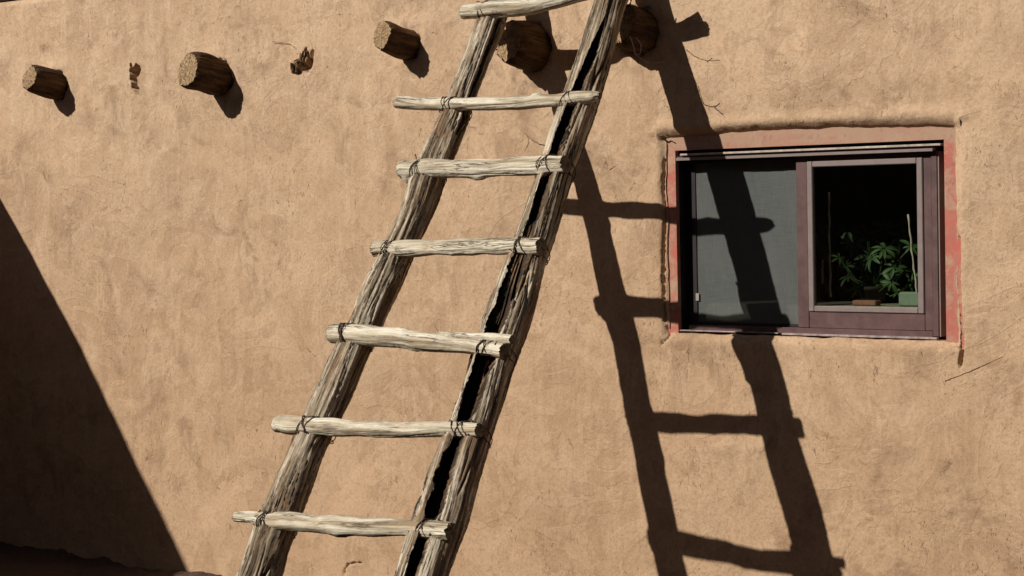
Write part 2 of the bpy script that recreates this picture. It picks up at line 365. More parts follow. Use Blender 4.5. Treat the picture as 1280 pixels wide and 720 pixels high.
# ---------------------------------------------------------------- main adobe wall
WX0, WX1 = on_wall(829, 290)[0], on_wall(1194, 290)[0]
WZ0, WZ1 = -.567, .283
WZ0 = .5*(on_wall(830, 418)[2]+on_wall(1198, 426)[2]); WZ1 = .5*(on_wall(828, 168)[2]+on_wall(1190, 154)[2])
_h, _s, _c = on_wall(166, 99)[0], on_wall(382, 77)[0], on_wall(441, 710)[0]
_z1, _z0 = on_wall(166, 52)[2], on_wall(166, 126)[2]; _c1, _c0 = on_wall(441, 700)[2], on_wall(441, 740)[2]
xs = axis([(-10.9, -10.1, .1), (-10.1, _h-.07, .0105), (_h-.07, _h+.07, .0035), (_h+.07, _s-.10, .0105), (_s-.10, _s+.10, .0035), (_s+.10, _c-.05, .0105), (_c-.05, _c+.06, .004), (_c+.06, WX0-.03, .0105), (WX0-.03, WX0, .003), (WX0, WX1, .0105), (WX1, WX1+.05, .003), (WX1+.05, -3.1, .0105), (-3.1, 3.2, .07)])
zs = axis([(GZ-.4, -1.99, .1), (-1.99, _c0, .0105), (_c0, _c1, .005), (_c1, WZ0, .0105), (WZ0, WZ1, .0105), (WZ1, _z0, .0105), (_z0, _z1, .004), (_z1, WT-.03, .0105)])
print('z', _z0, _z1, _c0, _c1, WT, WZ0, WZ1)
vigas_px = [  # base centre px, radius m, length m
    ('v1', (72, 107), .080, .178), ('v2', (274, 97), .094, .190), ('v3', (514, 57), .073, .183), ('v4', (668, 60), .106, .160), ('v5', (803, 40), .102, .145)]
def wall_y(X, Z):
    y = .030*noise(X*.55+3, 0*X, Z*.7)+.012*noise(X*1.9, 0*X+4, Z*2.2)+.0030*fbm(X*5.0, 0*X+1, Z*5.0, 3)+.0007*fbm(X*38, 0*X+2, Z*30, 2)
    # trowel facets
    y = y+.006*np.abs(noise(X*3.1+Z*1.3, 0*X+9, Z*3.6-X))
    edge = np.exp(-(np.maximum(np.maximum(WX0-X, X-WX1), 0)**2+np.maximum(np.maximum(WZ0-Z, Z-WZ1), 0)**2)/.10**2)
    y = y*(1-edge)+edge*.002*fbm(X*20, 0*X, Z*20, 3)
    # rounded lip towards the window opening
    dx = np.maximum(np.maximum(WX0-X, X-WX1), 0); dz = np.maximum(np.maximum(WZ0-Z, Z-WZ1), 0); d = np.hypot(dx, dz)
    inside = (X > WX0-.2) & (X < WX1+.2)
    y = y+np.where(inside, .020*np.exp(-(d/.018)**2), 0)-np.where(inside & (Z > WZ1), .012*np.exp(-((d-.035)/.03)**2), 0)
    # flared foot
    y = y-.012*sstep(-1.75, -2.0, Z)*(1+.4*noise(X*2, 0*X, 0*X))
    # plaster drawn up to every viga
    for nme, q, r, L in vigas_px:
        B = on_wall(*q); dd = np.hypot(X-B[0], Z-B[2])-r
        y = y-.010*np.exp(-((dd-.03)/.04)**2)*(1+.7*noise(X*14, 0*X, Z*14))+.020*np.exp(-(dd/.009)**2)*(dd > -.02)*sstep(-.2, .5, noise(X*22, 0*X+7, Z*22))
    # broken hole left by a lost viga, and the socket around the rotten stub
    for (q, ax, az, dp, rot) in [((166, 100), .028, .088, .20, .30), ((169, 88), .034, .034, .12, 0), ((382, 77), .060, .070, .05, -.6)]:
        B = on_wall(*q); c, s = math.cos(rot), math.sin(rot); u = (X-B[0])*c+(Z-B[2])*s; v = -(X-B[0])*s+(Z-B[2])*c
        e = np.hypot(u/ax, v/az)+(.55 if q[0] == 382 else .42)*noise(X*42, 0*X+q[0], Z*30)
        y = y+dp*sstep(1.0, .55 if q[0] == 382 else .86, e)
    # small open crack low on the wall, and the gap between plaster and casing
    segs = []
    for ch, wd_, dp_ in ((((452, 704), (443, 703), (436, 706), (433, 712), (432, 722), (430, 735)), .6, .012), (((1198, 300), (1199.5, 380), (1202, 410), (1203, 430), (1200, 456)), .95, .05), (((825.5, 200), (826, 280), (826, 350), (827, 400), (833, 423), (826, 430)), .55, .02)):
        pp = [on_wall(*q) for q in ch]; segs += [(a, b, wd_, dp_) for a, b in zip(pp[:-1], pp[1:])]
    for a, b, wd_, dp_ in segs:
        ab = b-a; t = np.clip(((X-a[0])*ab[0]+(Z-a[2])*ab[2])/(ab[0]**2+ab[2]**2), 0, 1)
        dd = np.hypot(X-a[0]-t*ab[0], Z-a[2]-t*ab[2]); y = y+dp_*sstep(.010*wd_, .002*wd_, dd+.005*noise(X*60, 0*X, Z*60))
    return y
X, Z = np.meshgrid(xs, zs); Y = wall_y(X, Z)
# ragged edge of the opening
def rag(X, Z):
    dx = np.minimum(np.abs(X-WX0), np.abs(X-WX1)); dz = np.minimum(np.abs(Z-WZ0), np.abs(Z-WZ1))
    k = np.exp(-(dx/.03)**2)*(Z > WZ0-.03)*(Z < WZ1+.03); k2 = np.exp(-(dz/.03)**2)*(X > WX0-.03)*(X < WX1+.03)
    sx = np.where(X > (WX0+WX1)/2, -1, 1)
    return X+k*(sx*(.009-.004*(sx < 0))+.008*fbm(Z*7, 0*X+sx, X*0+3, 4)), Z+k2*((Z > 0)*(-.012+.015*np.sin((X-WX0)/(WX1-WX0)*math.pi*1.15))+.006*fbm(X*8, 0*X, 0*X+8, 4))
X2, Z2 = rag(X, Z)
n0, n1 = X.shape; idx = np.arange(n0*n1).reshape(n0, n1)
keep = ~((X[:-1, :-1] > WX0-1e-6) & (X[:-1, 1:] < WX1+1e-6) & (Z[:-1, :-1] > WZ0-1e-6) & (Z[1:, :-1] < WZ1+1e-6))
F = np.stack([idx[:-1, :-1], idx[:-1, 1:], idx[1:, 1:], idx[1:, :-1]], -1)[keep]
V = np.stack([X2, Y, Z2], -1).reshape(-1, 3); V = list(map(tuple, V)); F = [tuple(q) for q in F.reshape(-1, 4)]
ix0, ix1 = int(np.argmin(abs(xs-WX0))), int(np.argmin(abs(xs-WX1))); iz0, iz1 = int(np.argmin(abs(zs-WZ0))), int(np.argmin(abs(zs-WZ1)))
loop = [idx[iz0, i] for i in range(ix0, ix1)]+[idx[i, ix1] for i in range(iz0, iz1)]+[idx[iz1, i] for i in range(ix1, ix0, -1)]+[idx[i, ix0] for i in range(iz1, iz0, -1)]
prev = loop; rings = [(.010, .0), (.03, -.004), (.30, -.006)]
for dy, sh in rings:
    cur = []
    for k in loop:
        x, y, z = V[k]; cxm, czm = (WX0+WX1)/2, (WZ0+WZ1)/2
        V.append((x-math.copysign(abs(sh), x-cxm)*0, .02+dy, z)); cur.append(len(V)-1)
    for i in range(len(loop)): j = (i+1) % len(loop); F.append((prev[i], prev[j], cur[j], cur[i]))
    prev = cur
# rounded top, roof and far side
prev = [idx[-1, i] for i in range(n1)]
for (dy, dz) in [(.012, .018), (.035, .030), (.09, .036), (.40, .036), (.43, .0), (.43, -3.6)]:
    cur = []
    for i in range(n1): V.append((xs[i], float(Y[-1, i])*(1 if dy < .2 else 0)+dy, zs[-1]+dz)); cur.append(len(V)-1)
    for i in range(n1-1): F.append((prev[i], prev[i+1], cur[i+1], cur[i]))
    prev = cur
# the far side needs its own opening, so the back sheet above stays outside the room: see room box
wall = empty('adobe_wall', (-4, 0, GZ))
# drop the back sheet where the room is: rebuild faces of last strip only left and right of the window
nb = n1-1; back = F[-nb:]; F = F[:-nb]+[f for f, i in zip(back, range(nb)) if not (WX0-.9 < xs[i] < WX1+.7)]
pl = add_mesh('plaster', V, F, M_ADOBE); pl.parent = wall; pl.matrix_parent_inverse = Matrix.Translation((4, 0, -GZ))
tag(wall, 'sunlit tan adobe wall with rough mud plaster behind the leaning ladder', 'wall')
def under(root, o):                            # parent keeping world position
    o.parent = root; o.matrix_parent_inverse = Matrix.Translation(-Vector(root.location)); return o

# timber along the wall top
tb = MB().box(-10.9, 3.2, .055, .30, WT+.012, WT+.16, .008).build('roof_beam', M_BEAM)
tag(tb, 'dark stained timber lying along the top of the adobe wall', 'beam')

# wing of the house on the left: its top edge throws the slanting shadow
P0, P1 = on_wall(2, 238), on_wall(243, 708)
XW = -10.25
SL = (P0[2]-P1[2])/(P1[0]-P0[0]); KW = SB-SL*SA; zt = P0[2]+(P0[0]-XW)*SL
print('wing', P0, P1, 'slope', (P0[2]-P1[2])/(P1[0]-P0[0]), SB/SA, 'zt', zt)
wx = [-14.0, -13.9, XW-.10, XW-.03, XW]; wz = [zt-.10, zt, zt+.0, zt-.008, zt-.05]
ys_ = np.linspace(-6.2, -.02, 240); V = []; F = []
for i, yy in enumerate(ys_):
    jit = KW*(-yy)+.006*float(noise(yy*2.1, 3, 5))+.002*float(noise(yy*14, 3, 5))
    for x_, z_ in [(-14, GZ-.3)]+list(zip(wx, wz))+[(XW, zt-.4), (XW+.02, GZ-.3)]: V.append((x_, yy, z_+(jit if z_ > GZ else 0)))
k = 8
for i in range(len(ys_)-1):
    for j in range(k-1): F.append((i*k+j, (i+1)*k+j, (i+1)*k+j+1, i*k+j+1))
F.append(tuple(range(k))); F.append(tuple((len(ys_)-1)*k+j for j in range(k-1, -1, -1)))
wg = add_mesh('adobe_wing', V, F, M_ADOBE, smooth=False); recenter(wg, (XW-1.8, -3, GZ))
tag(wg, 'low adobe wing joining the left end of the wall', 'building')
# unseen house added behind the camera to keep open sky off the wall
hb = MB(); hb.box(-22, 14, -17, -11.2, GZ-.2, 5.75, .12); hb.box(-14, 6, -16.5, -13.4, 5.77, 7.25, .12)
hs = empty('sky_block_house', (-3, -13, GZ)); under(hs, hb.build('house_wall', M_ADOBE))
for x_ in (-8.5, 1.5): under(hs, MB().box(x_, x_+1.1, -11.23, -11.17, -.8, .5, .01).build('shutter', M_BEAM))
under(hs, MB().box(-3.6, -2.6, -11.23, -11.17, GZ, .25, .01).build('door', M_BEAM))
tag(hs, 'unseen two storey adobe house added to block sky across the courtyard', 'house')

# ---------------------------------------------------------------- logs
def log_mesh(path, radii, seed, ns, nth, rough=1.0, crack=1.0, groove=None, ref=None, knots=(), ends=(1.0, 1.0), flat=.06, fork=None, endrag=.004):
    """path (k,3), radii (k,), -> verts, quads, grain; ref: direction that angle 0 faces"""
    P = spline(path, ns)
    if rough < .7: P = P+.005*np.stack([noise(np.arange(ns)/ns*7, 0*np.arange(ns)+seed, 0*np.arange(ns)+q) for q in range(3)], -1)
    R = np.interp(np.linspace(0, len(radii)-1, ns), np.arange(len(radii)), radii)
    R = np.convolve(np.pad(R, 4, 'edge'), np.ones(9)/9, 'valid')
    T = np.gradient(P, axis=0); T /= np.linalg.norm(T, axis=1)[:, None]
    s = np.concatenate([[0], np.cumsum(np.linalg.norm(np.diff(P, axis=0), axis=1))])
    ref = np.asarray(ref if ref is not None else (.55, -.8, 0.2), float)
    A = ref-T*(T@ref)[:, None]; A /= np.linalg.norm(A, axis=1)[:, None]; B = np.cross(T, A)
    th = np.linspace(-math.pi, math.pi, nth, endpoint=False)
    TH, SS = np.meshgrid(th, s); RR = R[:, None]+0*TH
    tw = TH+.35*SS+seed
    cx, sx = np.cos(tw), np.sin(tw)
    r0 = float(np.mean(R)); gxv, gyv = cx*r0, sx*r0
    d = 0*TH; rotk = 0*TH
    d += flat*RR*np.cos(2*TH+seed*3+SS*.9)+RR*(.09 if rough > 1 else .17)*noise(gxv*9+seed, gyv*9, SS*(3.1 if rough > 1 else 8))
    d += .0042*rough*noise(gxv*42, gyv*42+seed, SS*2.6)+.0030*rough*noise(gxv*95, gyv*95+seed, SS*5)+.0016*rough*noise(gxv*230, gyv*230+seed, SS*11)
    d += .0012*rough*noise(gxv*60, gyv*60+seed, SS*60)
    n1_ = noise(gxv*30+seed*5, gyv*30, SS*1.5); m1 = sstep(-.15, .25, noise(gxv*12, gyv*12+seed*2, SS*2.2+5))
    d -= .015*crack*np.exp(-(n1_/.07)**2)*m1*(r0/.075)
    n2_ = noise(gxv*70+seed*9, gyv*70, SS*4.0); m2 = sstep(0, .3, noise(gxv*20, gyv*20+seed*3, SS*6+5))
    d -= .005*crack*np.exp(-(n2_/.07)**2)*m2*(r0/.075)
    for (sf, thk, amp, w1, w2) in knots:      # position fraction, angle, height, width along, width around
        dth = np.angle(np.exp(1j*(TH+thk)))
        e = np.hypot((SS-sf*s[-1])/w1, dth*r0/w2); d += amp*np.exp(-e**2)*(1-.55*np.exp(-(e/.35)**2))
    if rough > 1: d += RR*(.055+.03*noise(0*SS, SS*1.3, 0*SS+seed))*np.cos(3*(TH+.35+.3*noise(SS*.8, 0*SS+seed, 0*SS)))
    if groove is not None:
        rr = RR+d; f = SS/s[-1]; c0 = np.interp(f, *groove['c']); hw = np.interp(f, *groove['w']); dp = np.interp(f, *groove['d'])
        hw = hw*(1+.35*noise(SS*9, 0*SS+seed, 0*SS)+.12*noise(SS*45, 0*SS+seed, 0*SS+3)); c0 = c0+.10*noise(SS*4, 0*SS+9, 0*SS)
        dth = np.angle(np.exp(1j*(TH+c0))); hk = np.abs(dth)/np.maximum(hw, 1e-3)*(1+.10*noise(SS*70, TH*2, 0*SS)); k = sstep(1.0, .86, hk); rotk = (k > .01)*(dp > .25)*1.0
        slot = k*dp*1.45*RR*(1+.55*noise(gxv*130, gyv*130, SS*3)+.28*noise(gxv*40, gyv*40, SS*9+3))
    rr = RR+d
    P3 = P[:, None, :]+rr[..., None]*(np.cos(TH)[..., None]*A[:, None, :]+np.sin(TH)[..., None]*B[:, None, :])
    if groove is not None:
        sa = -.22; P3 -= slot[..., None]*(math.cos(sa)*A+math.sin(sa)*B)[:, None, :]
    # ragged ends: push along the axis
    e0 = np.exp(-(s/.02)**2)[:, None]; e1 = np.exp(-((s[-1]-s)/.02)**2)[:, None]
    jag = endrag*noise(gxv*80+3, gyv*80+seed, 0*SS); P3 += (e0*jag*ends[0]+e1*jag*ends[1])[..., None]*T[:, None, :]
    V = P3.reshape(-1, 3); gr = np.stack([cx*rr, sx*rr, SS+seed*3], -1).reshape(-1, 3)
    idx = np.arange(ns*nth).reshape(ns, nth); nx = np.roll(idx, -1, 1)
    Fq = np.stack([idx[:-1], nx[:-1], nx[1:], idx[1:]], -1).reshape(-1, 4)
    VV = [V]; GG = [gr]; FF = [Fq]; base = len(V)
    for end, row, sgn in ((0, 0, -1), (1, ns-1, 1)):
        ring = V[idx[row]]; rg = gr[idx[row]]; cen = P[row]; prevr = idx[row]
        for q, kf in enumerate((1.0, .82, .6, .38, .16)):
            cut = (kf < 1)*.003*noise(rg[:, 0]*120*kf, rg[:, 1]*120*kf+seed, 0*rg[:, 0]+q)
            nv = cen+(ring-cen)*kf+T[row]*cut[:, None]+T[row]*sgn*.0015
            g2 = rg.copy(); g2[:, :2] *= kf
            VV.append(nv); GG.append(g2); cur = np.arange(base, base+nth); base += nth
            a, b, c, d_ = prevr, np.roll(prevr, -1), np.roll(cur, -1), cur
            if q == 0: prevr = cur; continue
            FF.append(np.stack([a, d_, c, b] if sgn < 0 else [a, b, c, d_], -1)); prevr = cur
        VV.append(cen[None]+T[row]*sgn*.001); GG.append(np.array([[0, 0, rg[0, 2]]])); 
        cc = base; base += 1
        # close with quads pairing neighbours
        i = np.arange(0, nth-1, 2); j2 = (i+2) % nth
        q = np.stack([prevr[i], prevr[i+1], prevr[j2], np.full(len(i), cc)], -1)
        FF.append(q if sgn > 0 else q[:, ::-1])
    return np.concatenate(VV), np.concatenate(FF), np.concatenate(GG), (P, T, A, B, R, s, np.concatenate([rotk.ravel(), np.zeros(base-ns*nth)]), np.concatenate([np.zeros(ns*nth), np.ones(base-ns*nth)]))

# ---------------------------------------------------------------- ladder
foot = on_ladder(460, 715); lad = empty('wooden_ladder', (-5.35, -(L0-L1*GZ), GZ))
tag(lad, 'rough pole ladder of weathered grey timber leaning against the adobe wall', 'ladder')
LE = [(5, 606, 639), (40, 592, 629), (70, 581, 615), (112, 563, 599), (140, 551, 590), (180, 532, 574), (230, 510, 557), (260, 503, 548), (300, 483, 527), (335, 466, 513), (380, 442, 493), (410, 431, 481), (440, 414, 463), (500, 390, 441), (560, 361, 411), (600, 342, 396), (640, 326, 382), (680, 310, 366), (717, 296, 355)]
RE = [(8, 739, 783), (40, 731, 777), (70, 721, 770), (110, 704, 755), (140, 694, 745), (190, 679, 729), (230, 666, 713), (290, 647, 699), (330, 630, 682), (380, 613, 671), (410, 603, 661), (460, 587, 641), (520, 566, 625), (600, 535, 598), (640, 523, 589), (680, 509, 574), (718, 496, 561)]
OFF = .055
def rail_path(E, off):
    P = []; R = []
    for i, (y, a, b) in enumerate(E):
        c = (a+b)/2; p = on_ladder(c, y, off); i0, i1 = max(i-1, 0), min(i+1, len(E)-1)
        sl = ((E[i1][1]+E[i1][2])-(E[i0][1]+E[i0][2]))/2/(E[i1][0]-E[i0][0])
        P.append(p); R.append((b-a)/2*math.cos(math.atan(sl))/px_per_m(p))
    P = np.array(P); R = np.array(R)
    t_ = np.arange(len(P))*1.0; y_ = np.array([q[0] for q in E], float)
    for a_ in range(3):
        P[:, a_] = .35*P[:, a_]+.65*np.polyval(np.polyfit(y_, P[:, a_], 4), y_)
    # smooth centre line slightly and lengthen to the ground and above the roof
    up = P[0]-P[3]; up /= np.linalg.norm(up); dn = P[-1]-P[-6]; dn /= np.linalg.norm(dn)
    top = [P[0]+up*t for t in (.75, .38)]; tgt = (GZ-.04-P[-1][2])/dn[2]; bot = [P[-1]+dn*tgt*.5, P[-1]+dn*tgt]
    return np.vstack([top, P, bot]), np.concatenate([[R[0]*.92, R[0]*.97], R, [R[-1]*1.03, R[-1]*1.05]])
PL, RL = rail_path(LE, OFF); PR, RR_ = rail_path(RE, OFF)
camref = np.array([.64, -.77, .15])
V, F, g_, frL = log_mesh(PL, RL*1.0, 1.3, 1150, 176, 1.5, 1.3, ref=camref, knots=[(.385, -.2, -.012, .02, .03), (.52, .7, .012, .03, .03), (.33, .9, .022, .035, .03)],
    groove=dict(c=([0, .17, .21, .27, .33, .36, 1], [.75, .75, .75, .75, .7, .7, .7]), w=([0, .15, .18, .26, .32, .35, 1], [.0, .20, .30, .30, .22, .0, .0]), d=([0, 1], [.55, .55])))
under(lad, add_mesh('rail', V, F, M_RAIL, attr=g_))
V, F, g_, frR = log_mesh(PR, RR_*1.0, 4.1, 1200, 280, 1.3, 1.1, ref=camref,
    groove=dict(c=([0, .22, .28, .36, .45, .55, .62, .70, .76, 1], [0, -.05, -.22, -.45, -.50, -.50, -.52, -.55, -.5, -.4]),
                w=([0, .205, .22, .26, .33, .40, .445, .455, .50, .555, .57, .60, .65, .69, .70, .755, .77, .785, .80, .84, .88, 1], [0, 0, .12, .28, .34, .44, .44, .34, .56, .56, .50, .64, .58, .40, .48, .44, .30, .30, .42, .22, 0, 0]),
                d=([0, .25, .36, .44, .455, .555, .57, .66, .70, 1], [.55, .7, .85, .85, .30, .36, .85, .85, .8, .6])))
rr_ob = under(lad, add_mesh('rail', V, F, M_RAIL, attr=g_)); ra = rr_ob.data.attributes.new('rot', 'FLOAT', 'POINT'); ra.data.foreach_set('value', frR[6]); rr_ob['label'] = 'hollow rotted rail split open along its length'

def sliver(fs, side, w0):
    """a thin splinter standing in the rotten slot, from rail fraction fs[0] to fs[1]"""
    P_, T_, A_, B_, R_ = frR[:5]; mb = MB(); n_ = 9; ends_ = []
    for f, a, dpt in ((fs[0], side[0], .30), (fs[1], side[1], .0)):
        k = int(f*(len(P_)-1)); th = -(.50+a); sa = -.22
        ends_.append(P_[k]+(A_[k]*math.cos(th)+B_[k]*math.sin(th))*R_[k]-(A_[k]*math.cos(sa)+B_[k]*math.sin(sa))*R_[k]*dpt)
    bend = np.array([random.uniform(-1, 1), 0, random.uniform(-.2, .2)])*.006
    pts = [tuple(ends_[0]*(1-i/(n_-1))+ends_[1]*(i/(n_-1))+bend*math.sin(math.pi*i/(n_-1))) for i in range(n_)]
    mb.tube(pts, [w0*(1.1-.95*(i/(n_-1))**1.5)*(1+.15*math.sin(i*2.3)) for i in range(n_)], 4)
    o = mb.build('wood_sliver', M_SLIV); o.parent = rr_ob; return o
M_SLIV = plain('sliver_wood', (.40, .29, .18), .85, 0, .45, 70, .001)
for fs, sd, w0 in [((.47, .535), (-.05, -.15), .010), ((.50, .555), (.12, .0), .007), ((.55, .485), (.25, .1), .006), ((.34, .375), (-.1, .2), .003), ((.71, .765), (-.2, .05), .005), ((.43, .39), (.2, -.1), .003), ((.27, .31), (.0, .15), .004), ((.30, .345), (.15, -.1), .003), ((.36, .43), (-.25, -.05), .006), ((.39, .44), (-.1, .1), .003), ((.46, .54), (-.1, -.2), .008), ((.475, .53), (.2, .1), .006), ((.49, .55), (-.3, -.1), .004), ((.60, .66), (-.3, .0), .004), ((.635, .69), (-.05, .25), .003), ((.64, .685), (-.3, -.2), .005), ((.66, .69), (.3, .1), .003)]: sliver(fs, sd, w0)

RUNGS = [
  # (polyline px, radius px), options
  dict(p=[(580, 15), (600, 14), (640, 11), (680, 5), (715, -4), (760, -15), (806, -23)], r=[9, 10.5, 10.5, 10, 9.5, 10, 8.5], seed=.4, knots=[(.2, -1.2, -.010, .05, .008), (.12, .4, .006, .02, .02)]),
  dict(p=[(496, 128), (505, 128), (545, 129.5), (590, 130), (640, 129.5), (680, 126), (715, 123.5), (740, 121.5), (749, 120)], r=[6.5, 8.5, 8.5, 8.5, 8.7, 9.2, 9, 8.2, 4.5], seed=1.7, knots=[(.72, 1.2, .010, .02, .02)]),
  dict(p=[(501, 213), (512, 212), (545, 211), (590, 210.5), (640, 209), (680, 206), (707, 204)], r=[10, 12.5, 11, 11, 11, 11.5, 10.5], seed=2.9, knots=[(.05, -1.9, .026, .020, .022), (.50, -1.7, .013, .03, .02), (.88, -1.5, .014, .018, .02), (.3, 1.2, .004, .08, .01)]),
  dict(p=[(468, 312), (500, 310.5), (560, 309.5), (620, 308), (676, 307)], r=[9, 9.8, 9.8, 10.3, 10.3], seed=3.3, knots=[(.62, -1.6, .005, .03, .02), (.5, -1.2, .004, .01, .01)]),
  dict(p=[(416, 416), (440, 418), (480, 421), (520, 424.5), (560, 429), (600, 434), (630, 439)], r=[11.5, 12.5, 12.5, 11.5, 10.5, 9, 9], seed=5.2, knots=[(.42, 1.3, .008, .03, .02), (.5, -1.6, .004, .02, .02)]),
  dict(p=[(347, 530), (360, 531), (400, 533.5), (450, 536), (510, 537), (560, 537), (599, 538)], r=[11, 12.5, 11.5, 11, 10.8, 10.5, 9.5], seed=6.1, knots=[(.03, .5, .008, .02, .02)]),
  dict(p=[(294, 646), (320, 647), (335, 650), (380, 654), (430, 657.5), (480, 659), (530, 661), (564, 664)], r=[6.5, 7.5, 11, 12.3, 12.5, 11.5, 11.5, 11], seed=7.7, knots=[(.52, -1.6, .009, .035, .02), (.56, .1, -.008, .01, .004), (.42, .2, -.006, .006, .004)]),
  dict(p=[(240, 792), (330, 797), (420, 800), (535, 805)], r=[12, 12.5, 12, 12], seed=8.2, knots=[]),
]
def wire_loops(mb, c, ax, rail_ax, rr, rl, side, seed):
    """wire bound over the rung and round the back of the rail"""
    rg = random.Random(seed); ax = Vector(ax).normalized(); up = Vector(rail_ax); up = (up-ax*up.dot(ax)).normalized()
    if up.z < 0: up = -up
    out = up.cross(ax)
    if out.y > 0: out = -out
    c = Vector(c)
    for k in range(rg.choice((1, 2, 2))):
        o = rg.uniform(-.03, .03); tilt = rg.uniform(-.7, .7); pts = []
        for i in range(26):
            t = 2*math.pi*i/24; r_ = rr*1.03+.0015
            pts.append(c+ax*(o+tilt*rr*math.sin(t)+.002*math.sin(5*t))+up*(r_*math.sin(t))+out*(r_*math.cos(t)))
        mb.tube(pts, rg.choice((.0019, .0028)), 5)
    rc = c-out*(OFF*.95)
    for k in range(2):
        sg = 1 if k else -1; wx_ = rl*rg.uniform(.25, .6); pts = []; o = rg.uniform(-.012, .012)
        for i in range(14):
            t = i/13; ph = math.radians(100-200*t); pts.append(c+ax*(o+sg*wx_*(2*t-1))+(out*math.cos(ph)+up*math.sin(ph))*(rr*1.04+.002))
        a0 = math.asin(min(.95, wx_/rl))
        for i in range(22):
            t = (i+1)/23; al = sg*(a0+(2*math.pi-2*a0)*t); pts.append(rc+(ax*math.sin(al)+out*math.cos(al))*(rl+.004)+up*(rr*1.0*(2*t-1)+.004*math.sin(9*t)))
        pts.append(pts[0]); mb.tube(pts, .0021, 5)
    for e_ in range(2):
        q = c+ax*(rl*1.0*side)-out*OFF*.6 if e_ else c+ax*(rl*.5*side)+up*rr+out*.01; d = (ax*side*rg.uniform(.2, .8)-up*rg.uniform(-.3, .9)+out*rg.uniform(.2, .6)).normalized(); pts = [q]
        for i in range(5): d = (d+Vector((rg.uniform(-.6, .6), rg.uniform(-.5, .5), rg.uniform(-.7, .3)))).normalized(); q = q+d*.007; pts.append(q)
        mb.tube(pts, .0024, 5)
def nearest(fr, c): 
    k = int(np.argmin(np.linalg.norm(fr[0]-c, axis=1))); return k
for ri, rd in enumerate(RUNGS):
    P = [on_ladder(*q) for q in rd['p']]; R = [r/px_per_m(p) for r, p in zip(rd['r'], P)]
    Ls = sum(np.linalg.norm(np.diff(np.array(P), axis=0), axis=1))
    V, F, g_, fr = log_mesh(P, R, rd['seed'], 340, 96, .55, .75 if ri not in (1, 6) else .45, ref=camref, knots=rd['knots'], flat=.05, endrag=.012 if ri in (6, 0) else .006)
    o = under(lad, add_mesh('rung', V, F, M_RUNG, attr=g_)); ca = o.data.attributes.new('cap', 'FLOAT', 'POINT'); ca.data.foreach_set('value', fr[7])
    if ri == 0:      # split ends: a second prong lying along the top
        pass
    extra = None
    if ri == 4: extra = ([(545, 417), (575, 419.5), (605, 421.5), (640, 424)], [2.0, 5, 5.5, 6])
    if ri == 0: extra = ([(765, -22), (785, -28), (803, -35)], [4, 6.0, 5.5])
    if extra:
        Pe = [on_ladder(*q, off=-.012) for q in extra[0]]; Re = [r/px_per_m(p) for r, p in zip(extra[1], Pe)]
        V, F, g_, fe = log_mesh(Pe, Re, rd['seed']+.5, 130, 64, .8, .5, ref=camref)
        sp = add_mesh('split_prong', V, F, M_RUNG, attr=g_); ca = sp.data.attributes.new('cap', 'FLOAT', 'POINT'); ca.data.foreach_set('value', fe[7]); sp.parent = o; sp.matrix_parent_inverse = Matrix.Translation((0, 0, 0))
        sp.matrix_parent_inverse = Matrix.Translation((0, 0, 0))
        sp.parent = o; 
        # child of a child: o has an identity local transform offset by the ladder's origin
        sp.matrix_parent_inverse = (Matrix.Translation(Vector(lad.location)) @ Matrix.Translation(-Vector(lad.location)))
    if ri == 7: continue
    for fr_, side in ((frL, -1), (frR, 1)):
        # rung point nearest the rail in the picture plane
        Pr = fr[0]; Q = fr_[0]
        dmin = 9; best = None
        for k in range(0, len(Pr), 6):
            j = nearest(fr_, Pr[k]); dd_ = np.linalg.norm(Pr[k]-Q[j])
            if dd_ < dmin: dmin = dd_; best = (k, j)
        k, j = best; mb = MB(); wire_loops(mb, Pr[k], fr[1][k], fr_[1][j], float(fr[4][k]), float(fr_[4][j]), side, ri*7+side)
        t = mb.build('wire_tie', M_WIRE, smooth=True); t.parent = o

